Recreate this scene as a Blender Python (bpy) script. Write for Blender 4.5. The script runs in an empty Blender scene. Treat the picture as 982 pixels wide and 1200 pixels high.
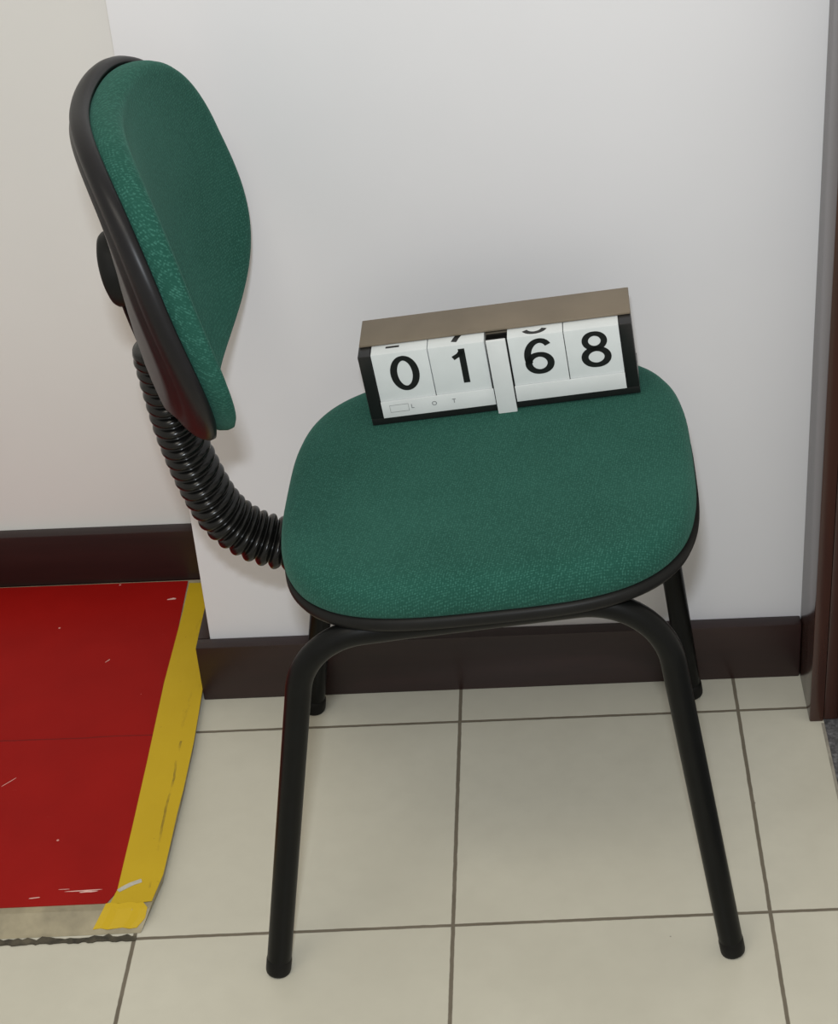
import bpy, bmesh, math, random
from math import sin, cos, pi
from mathutils import Vector, Matrix, Euler
random.seed(4)
scene = bpy.context.scene
COL = scene.collection

# ------------------------------------------------------------------ helpers
def link(o, parent=None):
    COL.objects.link(o)
    if parent is not None:
        o.parent = parent
    return o

def mesh_obj(name, bm, mat, parent=None, smooth=False, autosmooth=None):
    bmesh.ops.recalc_face_normals(bm, faces=bm.faces)
    me = bpy.data.meshes.new(name)
    bm.to_mesh(me); bm.free()
    o = bpy.data.objects.new(name, me)
    for m in (mat if isinstance(mat, (list, tuple)) else [mat]):
        me.materials.append(m)
    if smooth:
        for p in me.polygons: p.use_smooth = True
    if autosmooth is not None:
        for p in me.polygons: p.use_smooth = True
        me.set_sharp_from_angle(angle=math.radians(autosmooth))
    return link(o, parent)

def empty(name, loc=(0, 0, 0), rot=(0, 0, 0)):
    o = bpy.data.objects.new(name, None)
    o.empty_display_size = .05
    o.location = loc; o.rotation_euler = rot
    return link(o)

def tag(o, label, cat, group=None):
    o['label'] = label; o['category'] = cat
    if group: o['group'] = group
    return o

def struct(o):
    o['kind'] = 'structure'
    return o

def add_box(bm, x0, x1, y0, y1, z0, z1, bev=0.0, seg=2):
    r = bmesh.ops.create_cube(bm, size=1)
    for v in r['verts']:
        v.co = Vector((x0 + (v.co.x + .5) * (x1 - x0), y0 + (v.co.y + .5) * (y1 - y0), z0 + (v.co.z + .5) * (z1 - z0)))
    if bev > 0:
        es = list({e for v in r['verts'] for e in v.link_edges})
        bmesh.ops.bevel(bm, geom=es, offset=bev, segments=seg, profile=.6, affect='EDGES')

def box_obj(name, dims, mat, parent=None, bev=0.0, seg=2):
    bm = bmesh.new(); add_box(bm, *dims, bev=bev, seg=seg)
    return mesh_obj(name, bm, mat, parent, autosmooth=40 if bev else None)

def add_prism(bm, pts, z0, z1):
    lo = [bm.verts.new((p[0], p[1], z0)) for p in pts]
    hi = [bm.verts.new((p[0], p[1], z1)) for p in pts]
    n = len(pts)
    bm.faces.new(lo[::-1]); bm.faces.new(hi)
    for i in range(n):
        bm.faces.new((lo[i], lo[(i + 1) % n], hi[(i + 1) % n], hi[i]))

def loft(bm, rings, close_start=True, close_end=True):
    R = [[bm.verts.new(p) for p in ring] for ring in rings]
    n = len(R[0])
    for a, b in zip(R, R[1:]):
        for i in range(n):
            bm.faces.new((a[i], a[(i + 1) % n], b[(i + 1) % n], b[i]))
    for flag, ring in ((close_start, R[0]), (close_end, R[-1])):
        if flag:
            c = bm.verts.new(sum((v.co for v in ring), Vector()) / n)
            for i in range(n):
                bm.faces.new((ring[i], ring[(i + 1) % n], c))

def fillet(pts, radii, n=10):
    pts = [Vector(p) for p in pts]
    out = [pts[0]]
    for i in range(1, len(pts) - 1):
        p = pts[i]; a = (pts[i - 1] - p); b = (pts[i + 1] - p)
        la, lb = a.length, b.length
        a.normalize(); b.normalize()
        ang = a.angle(b)
        d = min(radii[i - 1] / math.tan(ang / 2), la * .95, lb * .95)
        s, e = p + a * d, p + b * d
        for k in range(n + 1):
            t = k / n
            # conic blend close to a circular arc
            w = sin(ang / 2)
            q = (s * (1 - t) ** 2 + p * (2 * w * t * (1 - t)) + e * t * t) / ((1 - t) ** 2 + 2 * w * t * (1 - t) + t * t)
            out.append(q)
    out.append(pts[-1])
    return out

def sweep_rings(path, radii, n=20, side=Vector((0, 1, 0)), ratio=1.0):
    """rings round a path; radii per point; ratio widens the ring along `side`"""
    rings = []
    m = len(path)
    for i, p in enumerate(path):
        t = (path[min(i + 1, m - 1)] - path[max(i - 1, 0)]).normalized()
        s = (side - t * side.dot(t)).normalized()
        u = t.cross(s)
        r = radii[i] if isinstance(radii, (list, tuple)) else radii
        rings.append([p + s * (cos(2 * pi * k / n) * r * ratio) + u * (sin(2 * pi * k / n) * r) for k in range(n)])
    return rings

def tube(name, path, r, mat, parent, n=20, ratio=1.0):
    bm = bmesh.new()
    loft(bm, sweep_rings(path, r, n, ratio=ratio))
    return mesh_obj(name, bm, mat, parent, autosmooth=50)

def resample(path, step):
    pts = [Vector(p) for p in path]
    out = [pts[0].copy()]; acc = 0.0
    for a, b in zip(pts, pts[1:]):
        L = (b - a).length
        d = step - acc
        while d <= L:
            out.append(a + (b - a) * (d / L)); d += step
        acc = (L - (d - step))
    return out

def smooth_path(pts, n=12):
    P = [Vector(p) for p in pts]
    P = [P[0] * 2 - P[1]] + P + [P[-1] * 2 - P[-2]]
    out = []
    for i in range(1, len(P) - 2):
        for k in range(n):
            t = k / n
            a, b, c, d = P[i - 1], P[i], P[i + 1], P[i + 2]
            out.append(.5 * ((2 * b) + (c - a) * t + (2 * a - 5 * b + 4 * c - d) * t * t + (3 * b - a - 3 * c + d) * t ** 3))
    out.append(P[-2].copy())
    return out

# ------------------------------------------------------------------ materials
def new_mat(name):
    m = bpy.data.materials.new(name); m.use_nodes = True
    nt = m.node_tree
    return m, nt, nt.nodes['Principled BSDF']

def N(nt, typ, **kw):
    n = nt.nodes.new(typ)
    for k, v in kw.items(): setattr(n, k, v)
    return n

def setin(n, **kw):
    for k, v in kw.items(): n.inputs[k.replace('_', ' ')].default_value = v

def math_n(nt, op, a, b=None, c=None):
    n = N(nt, 'ShaderNodeMath', operation=op)
    for i, v in enumerate((a, b, c)):
        if v is None: continue
        if isinstance(v, (int, float)): n.inputs[i].default_value = v
        else: nt.links.new(v, n.inputs[i])
    return n.outputs[0]

def mix_col(nt, fac, a, b):
    n = N(nt, 'ShaderNodeMix', data_type='RGBA')
    for s, v in ((0, fac), (6, a), (7, b)):
        if isinstance(v, (int, float)): n.inputs[s].default_value = v
        elif isinstance(v, tuple): n.inputs[s].default_value = (*v, 1)
        else: nt.links.new(v, n.inputs[s])
    return n.outputs[2]

def ramp(nt, fac, stops):
    n = N(nt, 'ShaderNodeValToRGB')
    el = n.color_ramp.elements
    while len(el) < len(stops): el.new(.5)
    for e, (p, c) in zip(el, stops):
        e.position = p; e.color = (*c, 1) if isinstance(c, tuple) else (c, c, c, 1)
    nt.links.new(fac, n.inputs[0])
    return n.outputs[0]

def noise(nt, scale, detail=4, rough=.55, vec=None, dist=0):
    n = N(nt, 'ShaderNodeTexNoise')
    setin(n, Scale=scale, Detail=detail, Roughness=rough, Distortion=dist)
    if vec is None:
        vec = coord(nt)
    nt.links.new(vec, n.inputs['Vector'])
    return n.outputs['Fac']

def coord(nt):
    t = nt.nodes.get('TC') or N(nt, 'ShaderNodeTexCoord')
    t.name = 'TC'
    return t.outputs['Object']

def scaled(nt, sx, sy, sz, rot=(0, 0, 0), loc=(0, 0, 0)):
    m = N(nt, 'ShaderNodeMapping')
    m.inputs['Scale'].default_value = (sx, sy, sz)
    m.inputs['Rotation'].default_value = rot
    m.inputs['Location'].default_value = loc
    nt.links.new(coord(nt), m.inputs['Vector'])
    return m.outputs[0]

def bump(nt, b, height, strength=.3, dist=.001):
    n = N(nt, 'ShaderNodeBump')
    setin(n, Strength=strength, Distance=dist)
    nt.links.new(height, n.inputs['Height'])
    nt.links.new(n.outputs[0], b.inputs['Normal'])

def simple_mat(name, col, rough=.5, var=.12, nscale=30, bump_s=0, bscale=200, spec=.5, coat=0):
    m, nt, b = new_mat(name)
    f = noise(nt, nscale)
    lo = tuple(c * (1 - var) for c in col); hi = tuple(min(1, c * (1 + var)) for c in col)
    nt.links.new(ramp(nt, f, [(.3, lo), (.7, hi)]), b.inputs['Base Color'])
    setin(b, Roughness=rough)
    b.inputs['Specular IOR Level'].default_value = spec
    if coat: setin(b, Coat_Weight=coat, Coat_Roughness=.15)
    if bump_s: bump(nt, b, noise(nt, bscale, 3), bump_s, .0006)
    return m

M = {}
M['wall'] = simple_mat('wall_paint', (.66, .66, .68), .6, .02, 3, .12, 120)
M['wall_back'] = simple_mat('wall_paint_recess', (.64, .64, .62), .6, .02, 3, .12, 120)

def mk_wood(name, c0, c1, rough, scale=(14, 14, 1.2)):
    m, nt, b = new_mat(name)
    v = scaled(nt, *scale)
    f = noise(nt, 3, 8, .65, v, .6)
    nt.links.new(ramp(nt, f, [(.3, c0), (.7, c1)]), b.inputs['Base Color'])
    setin(b, Roughness=rough); bump(nt, b, f, .08, .001)
    return m
M['base'] = mk_wood('dark_baseboard_wood', (.013, .0055, .005), (.023, .009, .008), .36, (1.2, 14, 14))
M['door_wood'] = mk_wood('varnished_door_wood', (.026, .0085, .0055), (.045, .015, .009), .22, (14, 14, 1.2))

def mk_tile():
    m, nt, b = new_mat('cream_floor_tile')
    S = .33
    sep = N(nt, 'ShaderNodeSeparateXYZ'); nt.links.new(coord(nt), sep.inputs[0])
    def joint(ax):
        wob = noise(nt, 60, 2)
        x = math_n(nt, 'ADD', sep.outputs[ax], math_n(nt, 'MULTIPLY', math_n(nt, 'SUBTRACT', wob, .5), .0012))
        f = math_n(nt, 'FRACT', math_n(nt, 'ADD', math_n(nt, 'DIVIDE', x, S), 50.5))
        return math_n(nt, 'MULTIPLY', math_n(nt, 'ABSOLUTE', math_n(nt, 'SUBTRACT', f, .5)), S)
    d = math_n(nt, 'MINIMUM', joint(0), joint(1))
    mr = N(nt, 'ShaderNodeMapRange', interpolation_type='SMOOTHSTEP')
    nt.links.new(d, mr.inputs[0])
    mr.inputs[1].default_value = .0015; mr.inputs[2].default_value = .0026
    g = mr.outputs[0]           # 0 in the joint, 1 on the tile
    big = noise(nt, 4, 3); fine = noise(nt, 45, 5)
    tcol = mix_col(nt, ramp(nt, big, [(.35, 0.), (.65, 1.)]), (.475, .455, .375), (.52, .50, .415))
    tcol = mix_col(nt, math_n(nt, 'MULTIPLY', ramp(nt, fine, [(.4, 0.), (.8, 1.)]), .25), tcol, (.42, .40, .33))
    # tiny pits in the glaze
    vor = N(nt, 'ShaderNodeTexVoronoi'); setin(vor, Scale=13, Randomness=1.0); nt.links.new(coord(nt), vor.inputs['Vector'])
    pit = math_n(nt, 'LESS_THAN', vor.outputs['Distance'], .022)
    tcol = mix_col(nt, math_n(nt, 'MULTIPLY', pit, .6), tcol, (.13, .12, .10))
    gcol = mix_col(nt, noise(nt, 25), (.085, .070, .048), (.18, .155, .115))
    nt.links.new(mix_col(nt, g, gcol, tcol), b.inputs['Base Color'])
    nt.links.new(math_n(nt, 'SUBTRACT', .8, math_n(nt, 'MULTIPLY', g, .44)), b.inputs['Roughness'])
    bump(nt, b, g, .5, .001)
    return m
M['tile'] = mk_tile()

def mk_granite():
    m, nt, b = new_mat('grey_granite')
    f = noise(nt, 160, 6, .8)
    nt.links.new(ramp(nt, f, [(.35, (.03, .03, .03)), (.55, (.12, .12, .125)), (.75, (.30, .30, .31))]), b.inputs['Base Color'])
    setin(b, Roughness=.35)
    return m
M['granite'] = mk_granite()

def mk_fabric(name, ax, k=1.0):
    m, nt, b = new_mat(name)
    sep = N(nt, 'ShaderNodeSeparateXYZ'); nt.links.new(coord(nt), sep.inputs[0])
    vor = N(nt, 'ShaderNodeTexVoronoi'); setin(vor, Scale=430.0, Randomness=1.0)
    nt.links.new(coord(nt), vor.inputs['Vector'])
    vw = math_n(nt, 'SUBTRACT', 1.1, math_n(nt, 'MULTIPLY', vor.outputs['Distance'], 1.3))
    u = math_n(nt, 'ADD', sep.outputs[ax[0]], math_n(nt, 'MULTIPLY', noise(nt, 45, 2), .006))
    v = math_n(nt, 'ADD', sep.outputs[ax[1]], math_n(nt, 'MULTIPLY', noise(nt, 38, 2), .006))
    v = math_n(nt, 'ADD', v, math_n(nt, 'MULTIPLY', sep.outputs[ax[2]], .6))
    w = math_n(nt, 'MULTIPLY', math_n(nt, 'SINE', math_n(nt, 'MULTIPLY', math_n(nt, 'ADD', u, v), 2 * pi / .0058)), math_n(nt, 'SINE', math_n(nt, 'MULTIPLY', math_n(nt, 'SUBTRACT', u, v), 2 * pi / .0040)))
    w01 = math_n(nt, 'ADD', math_n(nt, 'MULTIPLY', vw, .55), math_n(nt, 'MULTIPLY_ADD', w, .26, .26))
    fl = noise(nt, 900, 2, .6)
    h = math_n(nt, 'MULTIPLY', w01, math_n(nt, 'ADD', fl, .4))
    wear = ramp(nt, noise(nt, 9, 5), [(.35, 0.), (.7, 1.)])
    c = mix_col(nt, wear, (.0105 * k, .056 * k, .041 * k), (.015 * k, .070 * k, .052 * k))
    c = mix_col(nt, ramp(nt, h, [(.45, 0.), (.85, 1.)]), c, (.033 * k, .120 * k, .093 * k))
    nt.links.new(c, b.inputs['Base Color'])
    setin(b, Roughness=.95)
    b.inputs['Specular IOR Level'].default_value = .12
    setin(b, Sheen_Weight=.12, Sheen_Roughness=.5)
    b.inputs['Sheen Tint'].default_value = (.35, .8, .65, 1)
    bump(nt, b, h, .45, .0008)
    return m
M['fabric'] = mk_fabric('green_woven_fabric', (0, 1, 2))
M['fabric_back'] = mk_fabric('green_woven_fabric_upright', (1, 2, 0))
M['plastic'] = simple_mat('black_shell_plastic', (.009, .0086, .0095), .38, .1, 40, .05, 300, spec=.2)
M['plastic_matt'] = simple_mat('black_matt_plastic', (.0095, .0095, .009), .45, .15, 40, .1, 400, spec=.12)
M['tube'] = simple_mat('black_painted_steel', (.0035, .0038, .0036), .36, .15, 50, spec=.16)
M['rubber'] = simple_mat('black_rubber', (.0035, .0035, .0033), .25, .2, 50, spec=.3)
M['cap'] = simple_mat('black_foot_plastic', (.003, .003, .003), .5, .2, 50, spec=.2)
M['steel'] = simple_mat('bright_bolt_steel', (.45, .45, .45), .3, .1, 50); M['steel'].node_tree.nodes['Principled BSDF'].inputs['Metallic'].default_value = 1

def mk_red():
    m, nt, b = new_mat('worn_red_floor_paint')
    c = mix_col(nt, noise(nt, 12, 5), (.22, .0040, .0030), (.31, .0070, .0050))
    sc = noise(nt, 1, 6, .7, scaled(nt, 14, 90, 14, (0, 0, .25)))
    c = mix_col(nt, math_n(nt, 'MULTIPLY', ramp(nt, sc, [(.69, 0.), (.75, 1.)]), .5), c, (.50, .16, .14))
    vor = N(nt, 'ShaderNodeTexVoronoi'); setin(vor, Scale=24, Randomness=1.0); nt.links.new(coord(nt), vor.inputs['Vector'])
    c = mix_col(nt, math_n(nt, 'LESS_THAN', vor.outputs['Distance'], .035), c, (.55, .25, .22))
    # seam across the board
    sep = N(nt, 'ShaderNodeSeparateXYZ'); nt.links.new(coord(nt), sep.inputs[0])
    y = math_n(nt, 'ADD', sep.outputs[1], math_n(nt, 'MULTIPLY', noise(nt, 40, 3), .004))
    s = math_n(nt, 'LESS_THAN', math_n(nt, 'ABSOLUTE', math_n(nt, 'ADD', y, .0145)), .0009)
    c = mix_col(nt, math_n(nt, 'MULTIPLY', s, .6), c, (.07, .01, .01))
    nt.links.new(c, b.inputs['Base Color']); setin(b, Roughness=.42); b.inputs['Specular IOR Level'].default_value = .1
    bump(nt, b, noise(nt, 220, 3), .15, .0006)
    return m
M['red'] = mk_red()

def mk_tape():
    m, nt, b = new_mat('worn_yellow_tape')
    c = mix_col(nt, noise(nt, 10, 5), (.43, .285, .010), (.54, .37, .016))
    d = noise(nt, 1, 6, .7, scaled(nt, 45, 9, 45))
    c = mix_col(nt, math_n(nt, 'MULTIPLY', ramp(nt, d, [(.6, 0.), (.72, 1.)]), .55), c, (.20, .135, .02))
    f2 = noise(nt, 90, 4, .7)
    c = mix_col(nt, math_n(nt, 'MULTIPLY', ramp(nt, f2, [(.68, 0.), (.74, 1.)]), .5), c, (.10, .07, .02))
    # crease running along the strip
    sep = N(nt, 'ShaderNodeSeparateXYZ'); nt.links.new(coord(nt), sep.inputs[0])
    x = math_n(nt, 'ADD', sep.outputs[0], math_n(nt, 'MULTIPLY', noise(nt, 18, 3), .008))
    near = math_n(nt, 'LESS_THAN', math_n(nt, 'ABSOLUTE', math_n(nt, 'ADD', x, .319)), .0013)
    rng = math_n(nt, 'MULTIPLY', math_n(nt, 'LESS_THAN', sep.outputs[1], -.03), math_n(nt, 'GREATER_THAN', sep.outputs[1], -.27))
    c = mix_col(nt, math_n(nt, 'MULTIPLY', math_n(nt, 'MULTIPLY', near, math_n(nt, 'MULTIPLY', rng, ramp(nt, noise(nt, 22, 4), [(.42, 0.), (.58, 1.)]))), .7), c, (.16, .11, .02))
    nt.links.new(c, b.inputs['Base Color']); setin(b, Roughness=.45); b.inputs['Specular IOR Level'].default_value = .2
    bump(nt, b, d, .4, .001)
    return m
M['tape'] = mk_tape()
M['silver'] = simple_mat('torn_tape_backing', (.42, .40, .34), .45, .2, 60)
M['ramp'] = simple_mat('bare_worn_board', (.27, .235, .155), .6, .3, 25, .3, 90)
M['grime'] = simple_mat('black_grime', (.050, .043, .028), .8, .8, 60, .5, 150)
M['scratch'] = simple_mat('scratched_paint', (.60, .38, .34), .5, .2, 90)

M['mortar'] = simple_mat('pale_mortar', (.26, .24, .20), .85, .25, 60)
M['cube'] = simple_mat('white_block_paper', (.60, .63, .63), .5, .04, 20, .1, 90)
M['strip'] = simple_mat('white_card', (.60, .62, .62), .5, .04, 30, .1, 90)
M['ink'] = simple_mat('black_ink', (.006, .006, .006), .45, .1, 30)
M['greyink'] = simple_mat('faded_grey_ink', (.16, .17, .17), .5, .1, 30)
M['stand'] = simple_mat('black_lacquered_wood', (.008, .008, .008), .35, .2, 30)
M['brown'] = simple_mat('brown_board', (.155, .125, .088), .55, .12, 14, .1, 90)

# ------------------------------------------------------------------ room
WX, WY = -.296, .078      # outer corner of the wall block
bm = bmesh.new(); add_box(bm, -2.2, .4285, -3.0, .9, -.06, 0)
floor = struct(mesh_obj('floor', bm, M['tile']))
struct(box_obj('wall_front', (WX, .60, WY, .90, 0, 2.7), M['wall'], bev=.004))
struct(box_obj('wall_recess', (-2.2, WX, .318, .90, 0, 2.7), M['wall_back']))
bw = .0185
struct(box_obj('baseboard_front', (WX - .0145, .411, WY - bw, WY, 0, .079), M['base'], bev=.0025))
struct(box_obj('baseboard_return', (WX - .0145, WX, WY + .0005, .2995, 0.0005, .079), M['base'], bev=.002))
struct(box_obj('baseboard_recess', (-2.2, WX - .001, .3, .318, 0, .088), M['base'], bev=.002))

# right-hand doorway: stub of wall, casing board, lining, granite sill
struct(box_obj('wall_right', (.4285, .60, -.010, WY - .0005, 0, 2.7), M['wall']))
door = empty('door_1', (.42, -.03, 0)); struct(door)
def dpart(name, dims, mat, bev=.002):
    o = box_obj(name, dims, mat, bev=bev)
    o.parent = door; o.matrix_parent_inverse = Matrix.Translation((-.42, .03, 0))
    return o
dpart('door_casing', (.4113, .4283, -.027, WY - .0006, 0, 2.12), M['door_wood'], .0025)
dpart('door_lining', (.4287, .446, -.024, -.0105, .0005, 2.12), M['door_wood'], .0015)
dpart('door_stop', (.4465, .60, -.036, -.0105, .0005, 2.12), M['door_wood'], .003)
struct(box_obj('trim_sill', (.4290, 1.8, -1.0, .08, -.06, -.001), M['granite']))
# mortar edge between tile and stone
struct(box_obj('trim_sill_joint', (.4250, .4286, -1.0, -.030, -.0005, .0005), M['mortar']))

# ------------------------------------------------------------------ low red platform with yellow tape
HZ = .012
edgeR = [(-.3136, .2985), (-.3136, .20), (-.3130, .12), (-.3105, .0297), (-.3084, -.0329), (-.3084, -.1143), (-.3095, -.1700), (-.3105, -.25), (-.3170, -.2985)]
root = empty('floor_platform', (-.7, 0, 0))
tag(root, 'low board platform on the tiles, painted red on top, left of the chair', 'platform')
def pset(o):
    o.parent = root; o.matrix_parent_inverse = Matrix.Translation((.7, 0, 0)); return o
bm = bmesh.new()
top = [(-1.6, .2985)] + edgeR + [(-1.6, -.2935)]
# body with sloping front/right skirts
outer = [(-1.6, .2985)] + [(x - .002, y) for x, y in edgeR[:-1]] + [(-.3245, -.3225), (-1.6, -.3265)]
hi = [bm.verts.new((x, y, HZ - .0008)) for x, y in top]
lo = [bm.verts.new((x, y, .0003)) for x, y in outer]
n = len(top)
bm.faces.new(hi); bm.faces.new(lo[::-1])
for i in range(n):
    bm.faces.new((lo[i], lo[(i + 1) % n], hi[(i + 1) % n], hi[i]))
pset(mesh_obj('board', bm, M['ramp']))
bm = bmesh.new()
redR = [(-.3615, .2960), (-.3588, .1764), (-.3605, .0819), (-.3573, -.0675), (-.3561, -.1744), (-.3560, -.2728), (-.3640, -.2890)]
add_prism(bm, [(-1.6, .2985)] + redR + [(-1.6, -.2925)], HZ - .0007, HZ)
pset(mesh_obj('red_surface', bm, M['red']))
# ragged dirt line along the foot of the board
bm = bmesh.new()
a = []; b2 = []
for i in range(260):
    x = -1.6 + (1.6 - .328) * i / 259
    a.append((x, -.3255 + random.uniform(-.0025, .0030))); b2.append((x, -.3325 - random.uniform(-.0015, .0018)))
add_prism(bm, a[::-1] + b2, .0003, .0016)
pset(mesh_obj('dirt_line', bm, M['grime']))
# scrapes in the red surface
for (x, y, l, w, r) in [(-.392, -.269, .040, .0016, .03), (-.386, -.271, .02, .0022, .06), (-.442, -.277, .012, .0018, .1), (-.413, -.266, .012, .0008, 0), (-.377, .256, .012, .004, .15), (-.437, .13, .008, .0014, .9), (-.51, -.09, .02, .0010, .8)]:
    q = []
    for k in range(10):
        t = 2 * pi * k / 10; px, py = cos(t) * l / 2, sin(t) * w / 2 * random.uniform(.6, 1.2)
        q.append((x + px * cos(r) - py * sin(r), y + px * sin(r) + py * cos(r)))
    bm = bmesh.new(); add_prism(bm, q, HZ - .0002, HZ + .0002)
    pset(mesh_obj('scratch', bm, M['scratch']))

def tape_strip(name, left, right, z=HZ + .0001, th=.0006):
    pts = left + right
    bm = bmesh.new(); add_prism(bm, pts, z, z + th)
    return mesh_obj(name, bm, M['tape'])
tp = empty('floor_tape', (-.335, 0, HZ))
tag(tp, 'long strip of worn yellow tape along the right edge of the red platform', 'tape')
def tset(o, p, x, y):
    o.parent = p; o.matrix_parent_inverse = Matrix.Translation((-x, -y, -HZ)); return o
L = [(-.3590, .2900), (-.3583, .2300), (-.3588, .1764), (-.3600, .0819), (-.3573, -.0675), (-.3561, -.1744), (-.3558, -.2700), (-.3600, -.2905)]
R = [(-.3320, -.2910), (-.3165, -.2890), (-.3105, -.25), (-.3098, -.20), (-.3096, -.1565), (-.3084, -.1143), (-.3082, -.0329), (-.3100, .0297), (-.3134, .12), (-.3140, .20), (-.3140, .288)]
tset(tape_strip('tape_strip', L, R), tp, -.335, 0)
bm = bmesh.new()
q = [(-.3560, -.2712), (-.3520, -.2670), (-.3440, -.2612), (-.3330, -.2560), (-.3312, -.2610), (-.3390, -.2645), (-.3470, -.2700), (-.3530, -.2745)]
add_prism(bm, q, HZ + .0008, HZ + .0013)
tset(mesh_obj('torn_patch', bm, M['silver']), tp, -.335, 0)
# short corner piece folded down the sloping front
tc = empty('floor_tape', (-.345, -.295, HZ))
tag(tc, 'short piece of yellow tape folded over the front corner of the red platform', 'tape')
bm = bmesh.new()
rows = []
for (y, z, xl, xr) in [(-.2915, HZ + .0010, -.3640, -.3250), (-.2975, HZ - .0010, -.3660, -.3200), (-.3080, HZ - .0055, -.3705, -.3212), (-.3175, HZ - .0095, -.3745, -.3290)]:
    rows.append([bm.verts.new((xl + (xr - xl) * k / 6, y + .0012 * sin(k * 2.1), z + .0004)) for k in range(7)])
for r0, r1 in zip(rows, rows[1:]):
    for k in range(6): bm.faces.new((r0[k], r0[k + 1], r1[k + 1], r1[k]))
r = bmesh.ops.extrude_face_region(bm, geom=list(bm.faces))
for v in r['geom']:
    if isinstance(v, bmesh.types.BMVert): v.co.z += .0006
tset(mesh_obj('tape_strip', bm, M['tape']), tc, -.345, 0).matrix_parent_inverse = Matrix.Translation((.345, .295, -HZ))

# ------------------------------------------------------------------ chair
chair = empty('office_chair', (.055, -.178, 0))
tag(chair, 'green fabric visitor chair with black tubular legs and ribbed back support', 'chair')
CI = Matrix.Translation((-.055, .178, 0))
def cp(o, parent=chair):
    o.parent = parent
    o.matrix_parent_inverse = CI if parent is chair else (CI @ Matrix()).inverted() @ CI
    return o
def cpart(name, bm, mat, parent=None, **kw):
    o = mesh_obj(name, bm, mat, **kw)
    o.parent = parent or chair
    o.matrix_parent_inverse = CI if parent is None else Matrix()
    return o

def superell(a, b, n, t):
    c, s = cos(t), sin(t)
    return a * math.copysign(abs(c) ** (2 / n), c), b * math.copysign(abs(s) ** (2 / n), s)

NS = 128
TS = [2 * pi * i / NS for i in range(NS)]
# --- seat
sq = dict(a=.19965, b=.20115, n=3.33, X=.06202, Y=-.1867, Z=.42847, tilt=.09895, yaw=-.01077, tap=.01912)
def seat_pt(x, y, h):
    X = x * cos(sq['tilt']) - h * sin(sq['tilt']); Z = sq['Z'] + x * sin(sq['tilt']) + h * cos(sq['tilt'])
    return Vector((sq['X'] + X * cos(sq['yaw']) - y * sin(sq['yaw']), sq['Y'] + y * cos(sq['yaw']) + X * sin(sq['yaw']), Z))
def seat_ring(h, shr, scale=1, sag=0, n=None):
    out = []
    for t in TS:
        x, y = superell((sq['a'] - shr) * scale, (sq['b'] - shr) * scale, n or sq['n'], t)
        y *= 1 + sq['tap'] * x / sq['a']
        out.append(seat_pt(x, y, h + sag * (x / sq['a']) ** 2))
    return out
bm = bmesh.new()
loft(bm, [seat_ring(-.014, 0, .55), seat_ring(-.013, .045), seat_ring(-.010, .020), seat_ring(-.004, .007), seat_ring(-.0005, .0015), seat_ring(.004, -.0005), seat_ring(.009, .000), seat_ring(.0115, .003), seat_ring(.0112, .009), seat_ring(.008, .012), seat_ring(.008, .05)])
cpart('seat_pan', bm, M['plastic_matt'], smooth=True)
bm = bmesh.new()
rs = [seat_ring(.009, .012), seat_ring(.0105, .005), seat_ring(.0145, .0022), seat_ring(.021, .0008), seat_ring(.029, .0012), seat_ring(.0365, .0030), seat_ring(.0425, .0068), seat_ring(.0460, .0125), seat_ring(.0482, .021), seat_ring(.0492, .034), seat_ring(.0496, .055), seat_ring(.0498, 0, .5), seat_ring(.0498, 0, .25)]
loft(bm, rs)
cpart('seat', bm, M['fabric'], smooth=True)

# --- backrest
bq = dict(a=.20221, b=.14529, X=-.27321, Z=.74263, lean=-.01388, k=1.78127, T=.02603, Y=-.16736, m=1.06773, m2=-4.37165, yaw=.07665, c1=-.25084, c3=.01975, c4=-.02015, kh=-1.86789, c2=-.00565, n=2.18892)
def back_pt(x, y, h):
    X = x * cos(bq['lean']) - h * sin(bq['lean']); Z = bq['Z'] + x * sin(bq['lean']) + h * cos(bq['lean'])
    return Vector((bq['X'] + X * cos(bq['yaw']) - y * sin(bq['yaw']), bq['Y'] + y * cos(bq['yaw']) + X * sin(bq['yaw']), Z))
def back_local(off, shr, t):
    r = 1 + bq['c1'] * sin(t) + bq['c3'] * sin(3 * t) + bq['c4'] * cos(4 * t) + bq['c2'] * cos(2 * t)
    y, h = superell(bq['a'] - shr, bq['b'] - shr, bq['n'], t)
    y *= r; h *= r
    return (off + bq['k'] * (1 + bq['kh'] * h) * y * y + bq['m'] * h * h + bq['m2'] * h ** 3, y, h)
def back_ring(off, shr):
    return [back_pt(*back_local(off, shr, t)) for t in TS]
def back_inner(off, shr, s_, xc, p=1.7, hc=-.05):
    out = []
    for t in TS:
        x, y, h = back_local(off, shr, t)
        out.append(back_pt(xc + (x - xc) * s_ ** p, y * s_, hc + (h - hc) * s_))
    return out
bm = bmesh.new()
rs = [back_ring(-.004, .010), back_ring(-.0015, .004), back_ring(.0008, .0002), back_ring(.0002, -.0038), back_ring(-.0035, -.0066), back_ring(-.0090, -.0078), back_ring(-.0130, -.0066), back_ring(-.0155, -.0040), back_ring(-.0163, .0000), back_ring(-.0160, .0050), back_ring(-.0152, .0075), back_ring(-.0158, .0095), back_ring(-.0172, .0150)]
for s_ in (.93, .82, .7, .52, .35, .18, .06): rs.append(back_inner(-.0172, .0150, s_, .013, 2.0))
loft(bm, rs, close_start=False)
shell = cpart('back_shell', bm, M['plastic'], smooth=True)
bm = bmesh.new()
T = bq['T']
rs = [back_ring(-.002, .010), back_ring(.0005, .0030), back_ring(.0035, .0008), back_ring(.009, -.0010), back_ring(.015, -.0012), back_ring(.0210, .0002), back_ring(T - .001, .0030), back_ring(T + .0015, .0068), back_ring(T + .0030, .0125), back_ring(T + .0036, .020)]
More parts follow.
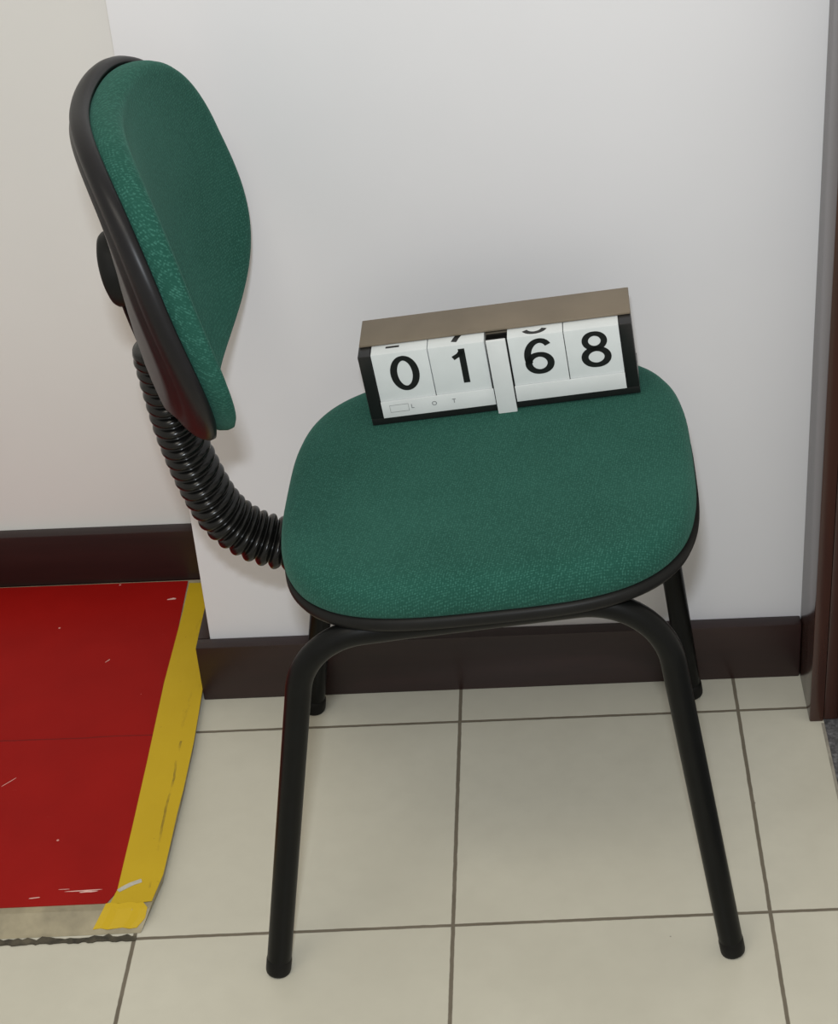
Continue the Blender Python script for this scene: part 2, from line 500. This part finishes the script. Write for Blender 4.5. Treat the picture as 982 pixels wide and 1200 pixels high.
for s_ in (.88, .78, .66, .54, .42, .3, .18, .07): rs.append(back_inner(T + .0036, .020, s_, .050, 1.9))
loft(bm, rs, close_start=False)
cpart('backrest', bm, M['fabric_back'], smooth=True)

# --- adjusting knob behind the shell (lathe about the shell's back normal)
def lathe(bm, origin, axis, prof, n=40):
    axis = axis.normalized()
    s = axis.orthogonal().normalized(); u = axis.cross(s)
    loft(bm, [[origin + axis * d + s * (cos(2 * pi * k / n) * r) + u * (sin(2 * pi * k / n) * r) for k in range(n)] for d, r in prof])
nb = Vector((-cos(.16), -.05, -sin(.16)))
kc = Vector((-.2515, -.172, .690))
bm = bmesh.new()
lathe(bm, kc, nb, [(-.004, .0345), (.004, .0355), (.014, .0355), (.0200, .0348), (.0230, .0325), (.0250, .027), (.0255, .012)])
knob = cpart('knob', bm, M['plastic_matt'], autosmooth=45)
bm = bmesh.new()
bp = kc + Vector((.006, -.030, -.024))
lathe(bm, bp, Vector((0, -1, 0)), [(0, .003), (.004, .003), (.005, .002)], 12)
cpart('bolt', bm, M['steel'], smooth=True)

# --- flat upright bar + ribbed sleeve
Y0 = -.172
upright = smooth_path([(-.266, Y0, .685), (-.2600, Y0, .650), (-.2500, Y0, .605), (-.242, Y0, .56)], 6)
tube('back_bar', upright, .0055, M['tube'], None, 16, ratio=3.6)
bar = bpy.data.objects['back_bar']; bar.parent = chair; bar.matrix_parent_inverse = CI
cent = smooth_path([(-.2450, Y0, .602), (-.2405, Y0, .560), (-.2345, Y0, .515), (-.2220, Y0, .462), (-.2060, Y0, .420), (-.1820, Y0, .394), (-.152, Y0, .380), (-.122, Y0, .3765), (-.100, Y0, .3780)], 24)
pitch = .0118; sub = 10
fine = resample(cent, pitch / sub)
rad = []
for i in range(len(fine)):
    ph = (i % sub) / sub
    base = .0188 + .0022 * min(1, i / len(fine) * 1.6)
    rad.append(base + .0048 * (max(0, sin(pi * ph)) ** .75) - .0022)
bm = bmesh.new()
loft(bm, sweep_rings(fine, rad, 36, ratio=1.42))
cpart('ribbed_sleeve', bm, M['rubber'], smooth=True)
bm = bmesh.new()
cuff = [cent[0] + (cent[0] - cent[1]).normalized() * d for d in (.007, .006, .002, -.004)]
loft(bm, sweep_rings(cuff, [.015, .0195, .0205, .0195], 36, ratio=1.42))
cpart('sleeve_cuff', bm, M['rubber'], smooth=True)
tube('seat_bar', [Vector((-.11, Y0, .3785)), Vector((-.05, Y0, .392)), Vector((.10, Y0, .408)), Vector((.12, Y0, .410))], .006, M['tube'], None, 16, ratio=3.2)
o = bpy.data.objects['seat_bar']; o.parent = chair; o.matrix_parent_inverse = CI

# --- tubular frame: two side frames, each two legs and a rail
TR = .0122
for yf, yt in ((-.383, -.358), (.034, .006)):
    rear = fillet([(-.175, yf, .004), (-.1120, yt - (yt - yf) * .12, .4000), (-.02, yt, .4085)], [.070], 16)
    front = fillet([(.2855 if yf < -.1 else .2775, yf, .004), (.2140 if yf < -.1 else .2200, yt - (yt - yf) * .12, .4340), (.135, yt, .4245)], [.078], 18)
    for pth in (rear, front):
        # thin out: the straight plus the bend
        bm = bmesh.new(); loft(bm, sweep_rings(pth, TR, 24))
        cpart('leg', bm, M['tube'], autosmooth=50)
        d = (pth[1] - pth[0]).normalized()
        cap = [pth[0] + d * q for q in (-.0035, -.0025, 0, .014, .0155)]
        bm = bmesh.new(); loft(bm, sweep_rings(cap, [.0108, .0122, .0127, .0127, .0122] if yf < -.1 else [.0112, .0130, .0136, .0134, .0124], 24))
        cc = cpart('foot_cap', bm, M['cap'], parent=bpy.data.objects[[o.name for o in chair.children if o.name.startswith('leg')][-1]], autosmooth=50)
    bm = bmesh.new(); loft(bm, sweep_rings([rear[-1], front[-1]], TR, 24))
    cpart('side_rail', bm, M['tube'], autosmooth=50)
for xx in (.0, .115):
    z = .4065 + (xx + .02) / .155 * .016
    bm = bmesh.new(); add_box(bm, xx - .012, xx + .012, -.348, -.004, z - .004, z + .004, .001)
    cpart('cross_bar', bm, M['tube'])

# fix parenting of foot caps: legs live in chair space already, so caps need the same inverse
for lg in [o for o in chair.children if o.name.startswith('leg')]:
    for c in lg.children: c.matrix_parent_inverse = Matrix()

# ------------------------------------------------------------------ number display on the seat
BX, BY = -.05751, -.09704
BZ = .42847 + .099 * (BX - .06202) + .0500 + .0004
bt = dict(tilt=.1054, yaw=-.0102, pit=.040)
BM = Matrix.Translation((BX, BY, BZ)) @ Matrix.Rotation(bt['yaw'], 4, 'Z') @ Matrix.Rotation(-bt['tilt'], 4, 'Y') @ Matrix.Rotation(bt['pit'], 4, 'X')
LB, HB, DB = .2715, .0812, .0655
stand = empty('number_stand')
stand.matrix_world = BM
tag(stand, 'black stand with brown top lying on the green seat, holding four number blocks', 'number stand')
def spart(name, dims, mat, bev=.001, parent=None):
    return box_obj(name, dims, mat, parent or stand, bev)
spart('base', (0, LB, .0, DB, 0, .0078), M['stand'])
spart('end_plate', (0, .0125, -.001, .030, .008, HB), M['stand'], .0015)
spart('end_plate', (LB - .0125, LB, -.001, .030, .008, HB), M['stand'], .0015)
spart('back_box', (0.002, LB - .001, .0305, DB, .008, HB - .0004), M['brown'], .0015)
spart('top_board', (0.001, LB, .0165, DB + .001, HB + .0002, HB + .0030), M['brown'], .001)
spart('divider_backing', (.1262, .1482, .012, .030, .008, HB - .010), M['stand'], .0005)
spart('divider', (.1278, .1470, -.0045, -.0008, -.002, HB + .0012), M['strip'], .0006)
spart('card_strip', (.0130, .1268, -.0016, -.0006, .0082, .0268), M['strip'], .0002)
spart('card_strip', (.1482, .2585, -.0016, -.0006, .0082, .0262), M['strip'], .0002)

def text_mesh(name, s, size, mat, parent, M4, bold=0.0, depth=.00015, sx=1.0):
    cu = bpy.data.curves.new(name, 'FONT')
    cu.body = s; cu.size = size; cu.align_x = 'CENTER'; cu.align_y = 'CENTER'
    cu.extrude = depth; cu.offset = bold
    tmp = bpy.data.objects.new(name + '_tmp', cu); COL.objects.link(tmp)
    dg = bpy.context.evaluated_depsgraph_get()
    me = bpy.data.meshes.new_from_object(tmp.evaluated_get(dg))
    bpy.data.objects.remove(tmp); bpy.data.curves.remove(cu)
    xs = [v.co.x for v in me.vertices]; ys = [v.co.y for v in me.vertices]
    c = Vector(((min(xs) + max(xs)) / 2, (min(ys) + max(ys)) / 2, 0)); 
    for v in me.vertices: v.co -= c; v.co.x *= sx
    me.transform(M4)
    me.materials.clear(); me.materials.append(mat)
    o = bpy.data.objects.new(name, me); link(o, parent)
    return o
FACE = Matrix.Rotation(pi / 2, 4, 'X')
# small letters on the left card strip
for ch, x in (('L', .0440), ('O', .0660), ('T', .0860)):
    text_mesh('letter', ch, .0066, M['greyink'], stand, Matrix.Translation((x, -.0018, .0188)) @ FACE)
bm = bmesh.new()
for (x0, x1, z0, z1) in [(.021, .040, .0220, .0223), (.021, .040, .0140, .0143), (.021, .0213, .014, .0223), (.0397, .040, .014, .0223)]:
    add_box(bm, x0, x1, -.0018, -.0015, z0, z1)
mesh_obj('printed_frame', bm, M['greyink'], stand)

def ribbon_mesh(name, strokes, mat, parent, M4, depth=.0002):
    """strokes: (centre line in mm, half widths in mm, closed); flat inked shapes"""
    bm = bmesh.new()
    for pts, ws, closed in strokes:
        P = [Vector((x / 1000, y / 1000, 0)) for x, y in pts]; m = len(P)
        lo = []
        for i_, p in enumerate(P):
            a_ = P[(i_ - 1) % m] if (closed or i_ > 0) else p
            b_ = P[(i_ + 1) % m] if (closed or i_ < m - 1) else p
            t = (b_ - a_).normalized(); nrm = Vector((-t.y, t.x, 0))
            w_ = (ws[i_] if isinstance(ws, list) else ws) / 1000
            lo.append([bm.verts.new(p + nrm * w_ + Vector((0, 0, z_))) for z_ in (0, depth)] + [bm.verts.new(p - nrm * w_ + Vector((0, 0, z_))) for z_ in (0, depth)])
        rng = range(m if closed else m - 1)
        for i_ in rng:
            a_, b_ = lo[i_], lo[(i_ + 1) % m]
            bm.faces.new((a_[1], b_[1], b_[3], a_[3])); bm.faces.new((a_[0], a_[2], b_[2], b_[0]))
            bm.faces.new((a_[0], b_[0], b_[1], a_[1])); bm.faces.new((a_[2], a_[3], b_[3], b_[2]))
        if not closed:
            for q_ in (lo[0], lo[-1]): bm.faces.new((q_[0], q_[1], q_[3], q_[2]))
    bmesh.ops.transform(bm, matrix=M4, verts=bm.verts)
    return mesh_obj(name, bm, mat, parent)
def oval(cx_, cy_, rx, ry, vw, hw, n=44):
    P = [(cx_ + rx * cos(2 * pi * k / n), cy_ + ry * sin(2 * pi * k / n)) for k in range(n)]
    W_ = [hw + (vw - hw) * abs(cos(2 * pi * k / n)) ** 1.3 for k in range(n)]
    return (P, W_, True)
def arc(cx_, cy_, rx, ry, a0, a1, vw, hw, n=30):
    P = []; W_ = []
    for k in range(n + 1):
        a_ = math.radians(a0 + (a1 - a0) * k / n)
        P.append((cx_ + rx * cos(a_), cy_ + ry * sin(a_))); W_.append(hw + (vw - hw) * abs(cos(a_)) ** 1.3)
    return (P, W_, False)
DIG = {
 '0': [oval(0, 0, 10.9, 17.2, 3.5, 2.7)],
 '1': [([(2.2, -19.5), (2.2, 19.5)], 3.2, False), ([(2.6, 17.0), (-1.5, 12.8), (-7.2, 9.6)], [2.6, 2.3, 2.3], False)],
 '6': [oval(.6, -7.8, 11.0, 9.8, 3.5, 2.6), arc(3.0, .0, 13.4, 17.6, 205, 88, 3.5, 2.6), arc(2.6, 9.3, 8.8, 8.3, 92, 20, 3.1, 2.6, 14)],
 '8': [oval(0, 9.4, 9.4, 8.2, 3.2, 2.5), oval(0, -8.9, 11.4, 9.2, 3.5, 2.6)],
 # only the feet of the digits on the blocks' tops come out from under the brown board
 't2': [([(-7, 1.6), (6.5, 1.6)], 1.7, False)],
 't7': [([(-3.5, 0), (-1.2, 7), (1.6, 13)], 2.9, False)],
 't5': [arc(0, 10, 10.2, 9.0, 200, 345, 2.8, 2.3, 24)],
}
LAB = {'0': 'white number block reading 0, first from the left in the stand',
       '1': 'white number block reading 1, left of the centre divider',
       '6': 'white number block reading 6, right of the centre divider',
       '8': 'white number block reading 8, last on the right in the stand'}
blocks = [('0', .0128, .0690, .0430, 't2', .0345, .0105), ('1', .0694, .1258, .1000, 't7', .0990, .0065), ('6', .1484, .2036, .1762, 't5', .1755, .0040), ('8', .2040, .2586, .2330, None, 0, 0)]
for d, x0, x1, xc, topd, tx, ty in blocks:
    r = empty('number_block')
    r.matrix_world = BM @ Matrix.Translation(((x0 + x1) / 2, .0148, .0083))
    tag(r, LAB[d], 'number block', 'white number blocks in the stand')
    w = (x1 - x0) / 2 - .0001
    H = HB - .0083 - .0004
    hh = H if d != '8' else H - .0002
    box_obj('block', (-w, w, -.0148 + .0002, .0150, 0, hh), M['cube'], r, .0009)
    ribbon_mesh('digit', DIG[d], M['ink'], r, Matrix.Translation((xc - (x0 + x1) / 2, -.0148 + .0001, .0565 - .0083)) @ FACE)
    if topd:
        ribbon_mesh('top_digit', DIG[topd], M['ink'], r, Matrix.Translation((tx - (x0 + x1) / 2, -.0148 + ty, hh)), .00015)

# ------------------------------------------------------------------ lights
def area(name, loc, target, size, power, col, size_y=None):
    l = bpy.data.lights.new(name, 'AREA'); l.energy = power; l.color = col
    l.size = size
    if size_y: l.shape = 'RECTANGLE'; l.size_y = size_y
    o = bpy.data.objects.new(name, l); link(o)
    o.location = loc
    o.rotation_euler = (Vector(target) - Vector(loc)).to_track_quat('-Z', 'Y').to_euler()
    return o
area('ceiling_lamp', (-.35, -1.3, 2.65), (-.1, -.4, 0), 1.2, 18, (1.0, .93, .80), .6)
area('camera_flash', (.10, -1.74, 1.60), (.05, 0, .55), .07, 19.5, (.88, .94, 1.0), .04)
w = bpy.data.worlds.new('World'); scene.world = w; w.use_nodes = True
bg = w.node_tree.nodes['Background']
bg.inputs[0].default_value = (1.0, .945, .85, 1); bg.inputs[1].default_value = .62

# ------------------------------------------------------------------ camera
Rv = Vector((.9991311593, -.0342422023, -.0237570632)); Uv = Vector((.0385451106, .5424463591, .8392057090)); Fv = Vector((.0158493192, .8393922915, -.5432949291))
cam = bpy.data.cameras.new('camera'); co = bpy.data.objects.new('camera', cam); link(co)
co.matrix_world = Matrix(((Rv.x, Uv.x, -Fv.x, .1233011), (Rv.y, Uv.y, -Fv.y, -1.7457539), (Rv.z, Uv.z, -Fv.z, 1.4359986), (0, 0, 0, 1)))
cam.sensor_fit = 'HORIZONTAL'; cam.sensor_width = 36; cam.lens = 2219.904 / 982 * 36
cam.shift_x = -(686.2776 - 491) / 982; cam.shift_y = -(600 - 585.4967) / 982
cam.clip_start = .01
scene.camera = co
scene.view_settings.view_transform = 'Standard'; scene.view_settings.look = 'None'
scene.view_settings.exposure = 0; scene.view_settings.gamma = 1; scene.view_settings.use_curve_mapping = False
